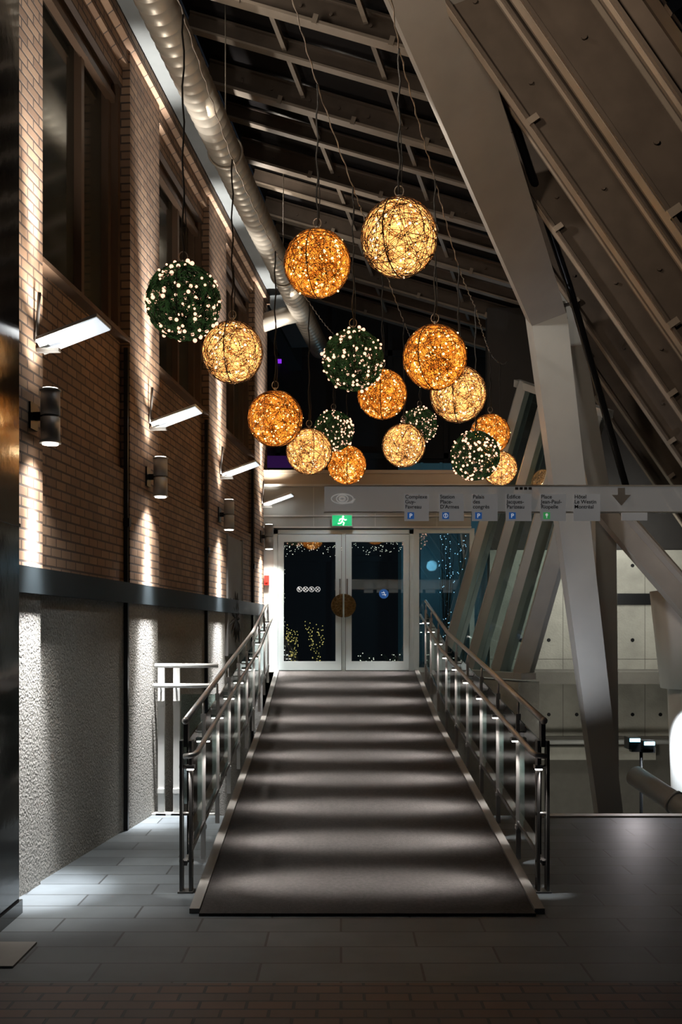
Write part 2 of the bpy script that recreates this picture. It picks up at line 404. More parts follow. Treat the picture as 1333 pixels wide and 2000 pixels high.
for nm,f0,f1 in (('kerb',lambda y:XL(y)-.06,lambda y:XL(y)),('kerb',lambda y:XR(y),lambda y:XR(y)+.06)):
    mb=MB('kerb'); strip(mb,f0,f1,0.0,0.03,ys=[6.04,6.5,9.0,12.0,13.5,14.94]); par(mb.obj(nm),ramp)
mb=MB('carpet'); strip(mb,lambda y:XL(y)+.004,lambda y:XR(y)-.004,0.001,0.018,ys=[5.98,6.04,6.5,9.0,12.0,13.5,14.9])
mb.obj('carpet',label='dark charcoal carpet runner covering the ramp',cat='carpet')

# railings
PY=[6.55,7.40,8.30,9.22,10.16,11.1,12.05,13.0,13.95,14.75]
def railing(side):
    fx=(lambda y:XL(y)-0.15) if side<0 else (lambda y:XR(y)+0.15)
    root=empty('ramp_railing','stainless steel and glass railing with double handrail and post lamps','railing',(fx(6.55),6.55,0),'ramp railings')
    H=1.02
    y0=PY[0]
    mb=MB('darksteel')
    for dx in (-0.03,0.03): mb.box(fx(y0)+dx-0.009,fx(y0)+dx+0.009,y0-0.04,y0+0.04,0,0.97)
    mb.box(fx(y0)-0.05,fx(y0)+0.05,y0-0.05,y0+0.05,0,0.012)
    for z in (0.2,0.5,0.8): mb.tube([(fx(y0)-0.045,y0,z),(fx(y0)+0.045,y0,z)],0.012,8)
    mb.box(fx(y0)-0.014,fx(y0)+0.014,y0-0.035,y0+0.035,0.93,1.09)
    par(mb.obj('end_post',label='thick dark double-plate end post'),root)
    for k,y in enumerate(PY):
        if k:
            mb=MB('steel'); x=fx(y); z=dz(y)
            mb.box(x-0.017,x+0.017,y-0.010,y+0.010,z-0.12,z+0.93)
            mb.tube([(x,y,z+0.93),(x,y,z+H-0.01)],0.009,8)
            mb.tube([(x,y,z+0.80),(x-side*0.06,y,z+0.80),(x-side*0.075,y,z+0.835)],0.007,6)
            mb.box(x-0.022,x+0.022,y-0.02,y+0.02,z+0.10,z+0.13)
            par(mb.obj('post'),root)
        x=fx(y)-side*0.03; z=dz(y)+0.74
        mb=MB('steel','postlamp'); mb.box(x-0.026,x+0.026,y-0.055,y+0.01,z,z+0.022,0); mb.box(x-0.020,x+0.020,y-0.05,y-0.015,z-0.010,z,1)
        if k==0: mb.box(x-0.012,x+0.012,y-0.006,y+0.006,z-0.7,z,0)
        par(mb.obj('post_lamp',label='small glowing lamp on the railing post'),root)
        light('SPOT',(x-side*0.03,y-0.035,z-0.02),150,(1,0.95,0.91),(x-side*0.66,y-0.02,dz(y)),0.10,31,1.0,root,scale=(1.0,2.4,1.0))
        light('SPOT',(x-side*0.03,y-0.035,z-0.02),38,(1,0.95,0.91),(x-side*0.55,y-0.02,dz(y)),0.10,52,1.0,root,scale=(1.0,1.8,1.0))
        light('SPOT',(x+side*0.01,y-0.045,z-0.02),26,(1,0.95,0.9),(x+side*0.025,y-0.005,dz(y)+0.1),0.01,34,0.9,root)
    ys=[PY[0]-0.05]+[9.0,12.0,13.5]+[14.8]
    mb=MB('steel'); mb.tube([(fx(y),y,dz(y)+H+0.03) for y in ys],0.021,14); mb.ball((fx(ys[0]),ys[0],dz(ys[0])+H+0.03),0.024,0,10,8); par(mb.obj('handrail'),root)
    mb=MB('steel'); pts=[(fx(y)-side*0.075,y,dz(y)+0.85) for y in ys]
    mb.tube([(fx(ys[0]),ys[0]-0.05,dz(ys[0])+0.83),(fx(ys[0])-side*0.06,ys[0]-0.07,dz(ys[0])+0.84)]+pts,0.018,12); par(mb.obj('lower_handrail'),root)
    mb=MB('darksteel')
    for a,b in zip(ys,ys[1:]):
        x0,x1=fx(a),fx(b); h=0.13
        mb.quad8([(x0-.01,a,dz(a)+h),(x0+.01,a,dz(a)+h),(x1+.01,b,dz(b)+h),(x1-.01,b,dz(b)+h),(x0-.01,a,dz(a)+h+.03),(x0+.01,a,dz(a)+h+.03),(x1+.01,b,dz(b)+h+.03),(x1-.01,b,dz(b)+h+.03)])
    par(mb.obj('bottom_rail'),root)
    for a,b in zip(PY,PY[1:]):
        a+=0.05;b-=0.05
        mb=MB('glass'); x0,x1=fx(a),fx(b)
        mb.quad8([(x0-.004,a,dz(a)+.17),(x0+.004,a,dz(a)+.17),(x1+.004,b,dz(b)+.17),(x1-.004,b,dz(b)+.17),(x0-.004,a,dz(a)+.9),(x0+.004,a,dz(a)+.9),(x1+.004,b,dz(b)+.9),(x1-.004,b,dz(b)+.9)])
        par(mb.obj('glass_panel'),root)
railing(-1); railing(1)

# guard rail at end of side floor
g=empty('guard_rail','pale metal guard rail with glass between wall and ramp','guard rail',(-1.65,9.35,0))
for x in (-1.64,-1.50):
    mb=MB('lightgrey'); mb.box(x-0.03,x+0.03,9.33,9.37,0.0,1.34); mb.box(x-0.03,x+0.03,9.31,9.33,0.2,0.24); mb.box(x-0.03,x+0.03,9.31,9.33,1.0,1.04); mb.box(x-0.045,x+0.045,9.3,9.4,0.0,0.02); par(mb.obj('post'),g)
mb=MB('white'); mb.tube([(-1.70,9.35,1.36),(-1.12,9.35,1.36)],0.02,12); par(mb.obj('handrail'),g)
mb=MB('white'); mb.tube([(-1.70,9.29,1.18),(-1.12,9.29,1.18)],0.02,12); 
for x in (-1.64,-1.50): mb.tube([(x,9.29,1.18),(x,9.34,1.12)],0.009,6)
par(mb.obj('lower_handrail'),g)
mb=MB('glass'); mb.box(-1.46,-1.12,9.345,9.355,0.1,1.1); par(mb.obj('glass_panel'),g)

# ------------------------------------------------------------------ DOORS (plane y=14.95)
DY=14.95
mb=MB('alu'); xl,xr=-0.985,1.06; zt=3.17; zb=1.10
mb.box(xl,xl+0.06,DY,DY+0.12,zb,zt); mb.box(xr-0.06,xr,DY,DY+0.12,zb,zt); mb.box(xl,xr,DY,DY+0.12,zt-0.06,zt)
mb.box(0.01,0.065,DY,DY+0.12,zb,zt-0.06)
door=mb.obj('door_1',kind='structure',label='double glass entrance door with pale aluminium frame',cat='door')
for (a,b,hs) in ((xl+0.065,0.005,1),(0.07,xr-0.065,-1)):
    mb=MB('alu'); st=0.085; z0=zb+0.02; z1=zt-0.07; ya,yb=DY-0.02,DY+0.03
    mb.box(a,a+st,ya,yb,z0,z1); mb.box(b-st,b,ya,yb,z0,z1); mb.box(a+st,b-st,ya,yb,z1-0.11,z1); mb.box(a+st,b-st,ya,yb,z0,z0+0.13)
    leaf=mb.obj('door_leaf',parent=door)
    mb=MB('doorglass'); mb.box(a+st,b-st,DY,DY+0.008,z0+0.13,z1-0.11); mb.obj('glass_pane',parent=leaf)
    mb=MB('darksteel'); xx=(b-0.02) if hs>0 else (a+0.02)
    mb.tube([(xx,DY-0.06,1.9),(xx,DY-0.06,2.45)],0.012,10); mb.tube([(xx,DY-0.06,1.95),(xx,DY-0.015,1.95)],0.01,8); mb.tube([(xx,DY-0.06,2.4),(xx,DY-0.015,2.4)],0.01,8)
    mb.obj('door_handle',parent=leaf,label='vertical steel pull bar')
    mb=MB('gold'); c=0.0375; R=0.17; n=20
    b0=len(mb.v); edge=-0.012*hs; ring=[]
    for k in range(n+1):
        t=math.pi/2+math.pi*k/n
        ring.append((c+edge+(math.cos(t)*R)*hs, 2.06+math.sin(t)*R))
    for yy in (DY-0.085,DY-0.075):
        for (x,z) in ring: mb.v.append((x,yy,z))
    k=len(ring); f0=list(range(b0,b0+k)); f1=list(range(b0+k,b0+2*k))
    mb.f+= [f0,f1[::-1]]; mb.mi+=[0,0]; mb.sm+=[False,False]
    for i in range(k):
        j=(i+1)%k; mb.f.append([f0[i],f1[i],f1[j],f0[j]]); mb.mi.append(0); mb.sm.append(False)
    for rr_ in (0.16,0.11,0.06):
        mb.tube([(c+edge+(math.cos(math.pi/2+math.pi*q/14)*rr_)*hs,DY-0.088,2.06+math.sin(math.pi/2+math.pi*q/14)*rr_) for q in range(15)],0.006,5)
    for q in range(7):
        t=math.pi/2+math.pi*(q+.5)/7; mb.tube([(c+edge+math.cos(t)*0.06*hs,DY-0.088,2.06+math.sin(t)*0.06),(c+edge+math.cos(t)*0.16*hs,DY-0.088,2.06+math.sin(t)*0.16)],0.005,5)
    mb.obj('pull_plate',parent=leaf,label='half-round engraved dark brass pull plate')
# glass stickers
mb=MB('signwhite')
for k in range(4):
    cx=-0.605+0.088*k; cz=2.30
    mb.tube([(cx+0.036*math.cos(a),DY-0.006,cz+0.036*math.sin(a)) for a in [2*math.pi*q/20 for q in range(20)]],0.0045,5,closed=True)
    mb.tube([(cx-0.024,DY-0.006,cz+0.024),(cx+0.024,DY-0.006,cz-0.024)],0.0045,5)
    if k%2: mb.tube([(cx-0.024,DY-0.006,cz-0.024),(cx+0.024,DY-0.006,cz+0.024)],0.0045,5)
    else: mb.tube([(cx-0.01,DY-0.006,cz-0.018),(cx-0.008,DY-0.006,cz+0.018),(cx+0.012,DY-0.006,cz+0.01)],0.006,5)
par(mb.obj('prohibition_sticker'),door)
mb=MB('blue','signwhite'); mb.tube([(0.625,DY-0.004,2.235),(0.625,DY-0.009,2.235)],0.070,24)
mb.tube([(0.59,DY-0.012,2.25),(0.64,DY-0.012,2.25)],0.005,5,1); mb.tube([(0.60,DY-0.012,2.22),(0.66,DY-0.012,2.22)],0.005,5,1); mb.tube([(0.62,DY-0.012,2.27),(0.65,DY-0.012,2.20)],0.004,5,1)
par(mb.obj('blue_round_sticker'),door)
# header & fascia
mb=MB('header','beige','lightgrey')
mb.box(-1.17,1.9,DY,DY+0.35,3.19,3.80,0); mb.box(-1.17,2.3,DY-0.05,DY+0.35,3.80,3.83,2); mb.box(-1.17,-0.985,DY,DY+0.2,-1.6,3.19,2)
mb.box(-1.17,1.9,DY-0.03,DY,3.36,3.38,2); mb.box(-1.17,1.9,DY-0.05,DY,3.19,3.215,2)
mb.box(-1.25,2.6,DY+0.02,DY+1.9,3.83,4.02,1)
mb.box(-1.25,2.6,DY-0.02,DY+0.02,3.99,4.04,1)
mb.box(-1.17,2.4,DY,DY+0.25,-1.6,1.09,0)
for x in (0.5,-0.4,1.4): mb.box(x-0.004,x+0.004,DY-0.004,DY,3.22,3.79,2)
mb.obj('wall_back',kind='structure',label='pale panelled entrance header over the doors with beige canopy',cat='wall')
mb=MB('alu')
mb.box(1.06,1.14,DY-0.02,DY+0.1,1.09,3.19); mb.box(1.14,1.95,DY,DY+0.08,3.12,3.19); mb.box(1.14,1.95,DY,DY+0.08,1.09,1.16); mb.box(1.88,1.95,DY,DY+0.08,1.16,3.12)
w4=mb.obj('window_4',kind='structure',label='fixed glass sidelight beside the entrance doors',cat='window')
mb=MB('doorglass'); mb.box(1.14,1.88,DY+0.03,DY+0.04,1.16,3.12); mb.obj('glass_pane',parent=w4)
# exit sign
zc=1.65+(1238-1017)*14.8/2000
ex=empty('exit_sign','green illuminated running-man exit sign above the doors','exit sign',(0.02,14.8,zc+0.1))
mb=MB('lightgrey'); mb.box(-0.135,0.165,14.78,14.83,zc-0.085,zc+0.085); mb.box(-0.01,0.05,14.8,14.945,zc-0.01,zc+0.02); par(mb.obj('housing'),ex)
mb=MB('exit'); mb.box(-0.125,0.155,14.775,14.78,zc-0.075,zc+0.075); par(mb.obj('sign_face'),ex)
mb=MB('exitwhite'); y=14.772
mb.ball((0.03,y,zc+0.055),0.015,0,10,8)
for pl in ([(0.03,y,zc+0.035),(0.015,y,zc-0.01),(0.045,y,zc-0.035),(0.03,y,zc-0.068)],[(0.015,y,zc-0.01),(-0.005,y,zc-0.04),(-0.045,y,zc-0.045)],[(0.028,y,zc+0.03),(0.06,y,zc+0.005),(0.08,y,zc+0.015)],[(0.028,y,zc+0.03),(-0.015,y,zc+0.018),(-0.025,y,zc-0.012)]):
    mb.tube(pl,0.0095,6)
par(mb.obj('running_figure'),ex)
mb=MB('red'); mb.box(-1.12,-1.05,DY-0.05,DY,2.36,2.50); mb.box(-1.105,-1.065,DY-0.065,DY-0.05,2.4,2.46)
mb.obj('fire_alarm_call_point',label='small red fire alarm call point beside the door',cat='fire alarm')

# poster on brick wall
mb=MB('paper'); wbox(mb,12.55,13.45,0.01,0.03,1.40,2.86); wbox(mb,12.53,12.56,0.002,0.04,1.38,2.88); wbox(mb,13.44,13.47,0.002,0.04,1.38,2.88)
po=mb.obj('poster',label='grey poster with black spiky radiating brush strokes on the brick wall',cat='poster')
mb=MB('ink')
for k in range(15):
    a=math.pi*2*k/15+random.uniform(-.1,.1); r=random.uniform(0.25,0.42); c=(13.0,1.85)
    p=W(0.034,c[0],c[1]); q=W(0.034,c[0]+math.cos(a)*r,c[1]+math.sin(a)*r*1.05)
    mb.tube([p,(Vector(p)+Vector(q))/2,q],[0.008,0.025,0.002],6)
mb.obj('printed_flower',parent=po)

# ------------------------------------------------------------------ OUTSIDE
mb=MB('darkconcrete'); mb.box(-3,9,15.3,30,0.9,1.08); mb.obj('floor_outside',kind='structure',label='dark pavement outside the doors',cat='floor')
mb=MB('darkwall','purple','purpledim'); mb.box(-4,12,22,22.3,1.08,9.5)
for k in range(12): mb.box(-3.8+k*1.2,-3.7+k*1.2,21.9,22,1.08,9.5)
for z in (3.2,5.4,7.6): mb.box(-4,12,21.9,22,z,z+.12)
mb.box(-2.0,-1.0,21.85,21.9,5.2,5.45,2); mb.box(-1.35,-1.27,21.8,21.85,7.42,7.5,1); mb.box(-2.0,-1.6,21.85,21.9,5.5,5.54,1)
mb.obj('wall_outside',kind='structure',label='dark building facade outside with faint purple lights',cat='wall')
def shrub(x,y,h,mt,n,label,r=0.18):
    e=empty('lit_shrub',label,'shrub',(x,y,1.08),'light-wrapped shrubs')
    mb=MB('foliage')
    tips=[]
    for k in range(12):
        a=random.uniform(0,6.28); rr=random.uniform(0.3,1)*r; hh=h*random.uniform(.6,1)
        pts=[(0,0,0),(rr*.4*math.cos(a),rr*.4*math.sin(a),hh*.5),(rr*math.cos(a),rr*math.sin(a),hh)]
        mb.tube(pts,[.012,.008,.004],5); tips.append(pts)
    mb.obj('branches',parent=e)
    mb=MB(mt)
    for k in range(n):
        p=random.choice(tips); t=random.uniform(.2,1); a=Vector(p[1]).lerp(Vector(p[2]),t) if t>.5 else Vector(p[0]).lerp(Vector(p[1]),t*2)
        mb.ball(a+Vector((random.uniform(-.05,.05),random.uniform(-.05,.05),random.uniform(-.05,.05))),0.009,0,5,4)
    mb.obj('fairy_lights',parent=e,kind='stuff')
shrub(-0.82,17.5,0.75,'warmled',90,'small shrub wrapped in warm fairy lights',.15)
shrub(-0.42,17.2,0.80,'warmled',90,'small shrub wrapped in warm fairy lights',.18)
shrub(0.45,17.5,0.25,'sparkle',14,'low plant dotted with white fairy lights',.25)
shrub(0.85,17.5,0.25,'sparkle',14,'low plant dotted with white fairy lights',.25)
shrub(1.95,19.0,2.5,'blueled',60,'slender tree wrapped in blue-white lights',.16)
shrub(2.45,20.5,3.0,'blueled',50,'slender tree wrapped in blue-white lights',.2)
mb=MB('tealwall'); mb.box(1.2,3.4,21.3,21.5,1.08,5.2)
for k in range(6): mb.box(1.25+k*.4,1.3+k*.4,21.2,21.3,1.08,5.2)
mb.obj('wall_teal',kind='structure',label='teal lit facade outside',cat='wall')
mb=MB('sparkle')  # emissive dots standing in for sparkles reflected in the door glass
for k in range(130):
    x=-0.88+random.random()*1.8; z=3.0+0.05*math.sin(x*9)+random.uniform(-.14,.03)
    mb.ball((x,15.35+random.uniform(0,.3),z),0.006,0,5,4)
for k in range(26): mb.ball((-0.86+0.02*math.sin(k),15.3,1.35+k*0.06),0.005,0,5,4)
mb.obj('reflection_sparkles',label='tiny white dots added behind the door glass to imitate reflected sparkles',cat='imitated reflection',kind='stuff')

# ------------------------------------------------------------------ ROOF
def xl_(y): return -2.70+0.102*y
def xb_(y): return 1.24+0.32*(y-9.7)
def RL(y,o=0): return Vector((xl_(y),y,8.1+o))
def RB(y,o=0): return Vector((xb_(y),y,8.1-0.287*(xb_(y)-xl_(y))+o))
def RR(y,o=0): p=RB(y); return Vector((p.x+4.3,y,p.z-4.3*1.45+o))
def isec(h,w,t): return [(-w/2,0),(w/2,0),(w/2,t),(t/2,t),(t/2,h-t),(w/2,h-t),(w/2,h),(-w/2,h),(-w/2,h-t),(-t/2,h-t),(-t/2,t),(-w/2,t)]
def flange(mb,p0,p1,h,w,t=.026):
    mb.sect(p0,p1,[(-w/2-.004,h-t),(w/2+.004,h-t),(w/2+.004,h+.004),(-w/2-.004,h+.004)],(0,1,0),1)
Ys=[4.3,6.1,7.9,9.7,11.5,13.3,15.1,16.9,18.7]
LO=Vector((.06,0,-.017))
for y in Ys:
    mb=MB('rafter','rafteredge')
    a=RL(y)+LO; b=RB(y); c=RR(y)
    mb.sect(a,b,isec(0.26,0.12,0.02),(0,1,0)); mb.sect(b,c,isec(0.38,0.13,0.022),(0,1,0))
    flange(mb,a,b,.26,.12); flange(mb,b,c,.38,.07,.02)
    mb.sect(b,c,[(-.075,0.02),(-.065,0.02),(-.065,.05),(-.075,.05)],(0,1,0),1)
    for p0,p1,h in ((a,b,.25),(b,c,.36)):
        d=(p1-p0).normalized(); up=Vector((0,1,0)).cross(d)
        for f in (0.12,0.22,0.35,0.45,0.55,0.68,0.8,0.93):
            q=p0.lerp(p1,f)+up*(h*.5); mb.tube([q+Vector((0,-.012,0)),q+Vector((0,-.03,0))],.016,8,0)
        for f in (.25,.5,.75):
            p=p0.lerp(p1,f); mb.sect(p,p+d*0.05,[(-.075,h-.06),(-.05,h-.06),(-.05,h+.03),(-.075,h+.03)],(0,1,0),1)
    mb.obj('roof_rafter',label='dark steel roof rafter with paler flange bending down over the atrium',cat='rafter',group='roof rafters')
for y0,y1 in zip(Ys,Ys[1:]):
    yy=(y0+y1)/2
    if True:
        mb=MB('rafter','rafteredge')
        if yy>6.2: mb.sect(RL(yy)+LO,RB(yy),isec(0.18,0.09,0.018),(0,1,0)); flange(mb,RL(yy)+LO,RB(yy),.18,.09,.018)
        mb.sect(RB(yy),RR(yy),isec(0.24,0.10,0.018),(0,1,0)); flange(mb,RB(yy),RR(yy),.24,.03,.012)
        mb.obj('secondary_rafter',label='slimmer dark roof rafter under the glass',cat='rafter',group='secondary roof rafters')
    if y0>5:
        ym=y0+.45
        mb=MB('rafteredge'); o=Vector((-.10,0,-.10)); fa=.0 if y0>10 else .12
        p=RB(ym).lerp(RR(ym),fa); mb.tube([p+o,RB(ym).lerp(RR(ym),.97)+o],0.014,8)
        for f in (.13,.4,.7,.95):
            p=RB(ym).lerp(RR(ym),f); mb.tube([p+o,p+Vector((-.02,0,-.01))],.010,6)
        mb.obj('conduit',label='slim steel conduit slung under the sloped glass roof',cat='conduit',group='roof conduits')
for f in (0.33,0.66):
    for y0,y1 in zip(Ys[1:],Ys[2:]):
        mb=MB('rafteredge'); p=RL(y0).lerp(RB(y0),f); q=RL(y1).lerp(RB(y1),f)
        mb.sect(p+Vector((0,0.02,-.06)),q+Vector((0,-0.02,-.06)),[(-.022,-.07),(.022,-.07),(.022,.0),(-.022,.0)],(1,0,0))
        mb.obj('roof_purlin',label='short steel purlin between roof rafters',cat='purlin',group='roof purlins')
mb=MB('roofglass')
a,b,c=RL(4.3,.03),RB(4.3,.03),RR(4.3,.03); d,e_,f_=RL(19,.03),RB(19,.03),RR(19,.03)
mb.v+= [tuple(p) for p in (a,b,c,d,e_,f_)]; mb.f+=[[0,1,4,3],[1,2,5,4]]; mb.mi+=[0,0]; mb.sm+=[False,False]
mb.obj('ceiling',kind='structure',label='dark glass roof of the atrium',cat='ceiling')

# ------------------------------------------------------------------ COLUMNS
def rect(w,d): return [(-w/2,-d/2),(w/2,-d/2),(w/2,d/2),(-w/2,d/2)]
K=Vector((2.19,11,5.13)); T_=Vector((-0.02,6.57,7.25))
col=empty('leaning_column','large grey steel leaning column supporting the sloped glass roof','column',(3.04,11,-1.6))
mb=MB('greymetal'); side=Vector((.937,0,.349))
mb.sect(T_,K+Vector((.03,.05,-.08)),rect(0.66,0.30),side,poly1=rect(0.37,0.30)); par(mb.obj('upper_arm'),col)
mb=MB('greycol'); mb.sect((2.19,11.0,5.16),(3.04,11.0,-1.6),rect(0.385,0.28),(1,0,0),poly1=rect(0.23,0.2)); par(mb.obj('lower_leg'),col)
mb=MB('darksteel'); mb.sect((2.0,10.84,5.05),(2.42,10.84,5.14),rect(0.03,0.03),(0,0,1)); par(mb.obj('joint_plate'),col)
mb=MB('blackmetal'); mb.tube([(.45,6.9,7.0),(0.97,7.9,6.68),(2.46,11.0,5.36),(3.16,11.7,3.68),(3.34,11.75,3.1)],0.04,10)
mb.obj('brace_tube',label='dark steel tube running beside the leaning column',cat='brace')
mb=MB('greycol'); mb.sect((2.5,11.75,5.6),(3.08,12,2.96),rect(0.34,0.2),(1,0,0),poly1=rect(0.22,.2)); mb.sect((3.08,12,2.98),(3.13,12,-1.6),rect(0.24,0.2),(1,0,0),poly1=rect(0.24,.2))
mb.obj('rear_column',label='cool grey steel column standing behind the leaning column',cat='column')
mb=MB('greymetal'); mb.sect((2.95,11.6,3.15),(4.7,11.3,1.0),rect(0.30,0.2),(.77,0,.63)); mb.sect((2.9,11.4,3.28),(4.7,11.1,1.12),rect(0.03,0.2),(.77,0,.63))
mb.obj('diagonal_brace',label='grey steel diagonal brace beam by the columns',cat='brace')

# slanted glazing
fb=[(1.50,14.7),(1.80,14.1),(2.08,13.5),(2.28,12.9)]
def fin(x,y,z): return Vector((x+0.283*(z-1.2),y,z))
zt_=[5.25,4.95,4.7,4.4]
for i,(x,y) in enumerate(fb):
    mb=MB('fin'); mb.sect(fin(x,y,1.1),fin(x,y,zt_[i]),rect(0.19,0.10),(1,0,0)); mb.sect(fin(x+.15,y+.1,1.1),fin(x+.15,y+.1,zt_[i]),rect(0.06,0.06),(1,0,0))
    mb.obj('slanted_mullion',label='grey steel mullion of the inclined glass wall',cat='mullion',group='inclined wall mullions')
mb=MB('facglass')
for (a,b,za,zb_) in zip(fb,fb[1:],zt_,zt_[1:]):
    q=[fin(a[0],a[1],1.15),fin(b[0],b[1],1.15),fin(b[0],b[1],zb_),fin(a[0],a[1],za)]
    k=len(mb.v); mb.v+=[tuple(p) for p in q]; mb.f.append([k,k+1,k+2,k+3]); mb.mi.append(0); mb.sm.append(False)
mb.obj('window_5',kind='structure',label='inclined glass wall beside the entrance',cat='window')
mb=MB('fin'); mb.sect(fin(1.4,14.9,zt_[0]+.05),fin(2.45,12.75,zt_[3]-.02),rect(0.1,0.1),(1,0,0)); mb.sect(fin(1.42,14.85,1.12),fin(2.36,12.75,1.12),rect(0.22,0.08),(1,0,0))
mb.obj('trim_4',kind='structure',label='top and bottom rails of the inclined glass wall',cat='trim')
mb=MB('concrete')
mb.quad8([(1.32,14.9,-1.6),(2.2,12.7,-1.6),(2.5,12.9,-1.6),(1.8,14.95,-1.6),(1.32,14.9,1.05),(2.2,12.7,1.05),(2.5,12.9,1.05),(1.8,14.95,1.05)])
mb.obj('wall_plinth',kind='structure',label='low concrete plinth under the inclined glass',cat='wall')
# concrete wall
mb=MB('concrete','blackmetal','darkconcrete')
CY=16.5
mb.box(2.4,9,CY,CY+0.3,0.0,3.0,0); mb.box(2.4,9,CY-0.02,CY+0.3,-1.6,0.0,2); mb.box(2.4,5.0,CY-0.25,CY-0.02,-.35,-.15,0)
for x in [2.9+0.45*k for k in range(11)]:
    for z in (0.35,0.95,1.55,2.15,2.75):
        mb.tube([(x,CY-0.006,z),(x,CY+0.01,z)],0.03,10,1)
mb.box(4.45,5.1,CY-0.03,CY+.01,2.12,2.3,1); 
for x in (3.58,4.9,6.2): mb.box(x-.004,x+.004,CY-.002,CY+.01,0,3.0,2)
mb.box(2.4,9,CY-.002,CY+.01,1.24,1.248,2)
mb.obj('wall_concrete',kind='structure',label='exposed concrete wall with formwork tie holes',cat='wall')
mb=MB('darkwall'); mb.box(2.4,12,CY+.3,CY+.5,3.0,7.0); mb.obj('wall_far',kind='structure',label='dark wall above the concrete wall',cat='wall')
mb=MB('white'); 
mb.tube([(4.6,12.4,1.02),(4.55,12.4,2.2)],[0.70,0.78],36); mb.tube([(4.7,12.4,-1.6),(4.6,12.4,1.02)],0.62,36)
mb.obj('round_pier',label='white round pier with overhanging collar',cat='pier')
light('SPOT',(3.86,11.9,0.95),260,(0.9,0.95,1.0),(4.1,12.3,-1.2),0.04,80,0.8)
mb=MB('greycol'); mb.tube([(3.38,11.75,0.02),(3.5,11.4,-0.08),(3.95,10.7,-0.42),(4.1,10.5,-0.6)],0.12,20)
for t in (0.3,0.6):
    p=Vector((3.5,11.4,-0.08)).lerp(Vector((3.95,10.7,-0.42)),t); mb.tube([p,p+Vector((.015,-.025,-.012))],0.135,20)
mb.obj('large_pipe',label='fat grey pipe crossing the lower level',cat='pipe')
mb=MB('greycol'); mb.tube([(2.5,16.1,-0.05),(6.5,16.1,-0.05)],0.04,10)
for x in (2.9,3.9,4.9): mb.tube([(x,16.1,-0.05),(x,16.22,-0.05)],0.015,6)
mb.obj('service_pipe',label='slim grey service pipe along the concrete ledge',cat='pipe')
fl=empty('floodlight','small floodlight with cool glowing lenses on a stand','floodlight',(3.55,12.1,-1.6))
mb=MB('blackmetal'); mb.tube([(3.55,12.1,-1.6),(3.55,12.1,0.27)],0.02,8); mb.box(3.42,3.68,12.05,12.15,0.26,0.29); mb.box(3.39,3.53,12.05,12.25,0.29,0.43); mb.box(3.56,3.70,12.05,12.25,0.25,0.39); par(mb.obj('stand'),fl)
for b_ in ((3.40,3.52,.38,.42),(3.57,3.69,.34,.38)):
    mb=MB('cyan'); mb.box(b_[0],b_[1],12.03,12.05,b_[2],b_[3]); par(mb.obj('lens'),fl)
mb=MB('white'); mb.sect((3.5,10.2,-1.6),(4.1,10.2,0.25),rect(.05,.05),(1,0,0)); mb.obj('stair_rail',label='pale sloping rail of the lower stair',cat='rail')

# ------------------------------------------------------------------ WAYFINDING SIGN
SY=8.0
sg=empty('wayfinding_sign','translucent grey hanging wayfinding sign with destination panels','sign',(1.3,SY,2.8))
mb=MB('frost'); mb.box(-0.13,3.4,SY,SY+0.03,2.605,2.80); par(mb.obj('sign_board'),sg)
mb=MB('lightgrey'); mb.box(-0.135,3.4,SY-0.01,SY+0.04,2.80,2.812); mb.box(-0.135,3.4,SY-0.01,SY+0.04,2.597,2.605)
mb.tube([(3.2,SY+.015,2.81),(3.2,SY+.015,4.0)],0.02,8)
par(mb.obj('sign_frame'),sg)
def text(body,x,z,size,y,mt,parent,name='lettering',align='LEFT'):
    cu=bpy.data.curves.new(name,'FONT'); cu.body=body; cu.size=size; cu.align_x=align; cu.extrude=0.0008; cu.space_line=0.95; cu.offset=0.0006
    t=bpy.data.objects.new('tmp',cu); C.objects.link(t); bpy.context.view_layer.update()
    me=bpy.data.meshes.new_from_object(t.evaluated_get(bpy.context.evaluated_depsgraph_get())); bpy.data.objects.remove(t)
    me.transform(Matrix.Translation((x,y,z))@Matrix.Rotation(math.pi/2,4,'X'))
    me.materials.clear(); me.materials.append(M[mt])
    o=bpy.data.objects.new(name,me); C.objects.link(o); par(o,parent) ; return o
panels=[(790,838,"Complexe\nGuy-\nFavreau",'P','blue'),(858,906,"Station\nPlace-\nD'Armes",'M','blue'),(922,972,"Palais\ndes\ncongrès",'P','blue'),(988,1038,"Édifice\nJacques-\nParizeau",'P','blue'),(1055,1105,"Place\nJean-Paul-\nRiopelle",'T','green'),(1120,1172,"Hôtel\nLe Westin\nMontréal",'',None)]
for a,b,tx,sym,colr in panels:
    x0=(a-666.5)/250; x1=(b-666.5)/250
    mb=MB('signpanel'); mb.box(x0,x1,SY-0.018,SY-0.012,2.53,2.74); pn=mb.obj('destination_panel'); par(pn,sg)
    o=text(tx,x0+0.006,2.705,0.041,SY-0.020,'signtext',sg)
    if sym:
        mb=MB(colr,'signwhite'); cx=x0+0.05
        mb.box(cx-.026,cx+.026,SY-.022,SY-.018,2.545,2.597,0)
        if sym=='M':
            mb.tube([(cx+.016*math.cos(q),SY-.023,2.571+.016*math.sin(q)) for q in [6.283*i/14 for i in range(14)]],0.002,4,1,closed=True); mb.tube([(cx,SY-.023,2.585),(cx,SY-.023,2.56)],0.0025,4,1)
        if sym=='T':
            mb.ball((cx,SY-.02,2.578),0.012,1); mb.tube([(cx,SY-.023,2.572),(cx,SY-.023,2.552)],0.003,4,1)
        par(mb.obj('pictogram'),sg)
        if sym=='P': text('P',cx,2.555,0.046,SY-0.024,'signwhite',sg,align='CENTER')
mb=MB('emblem'); cx,cz=0.01,2.705
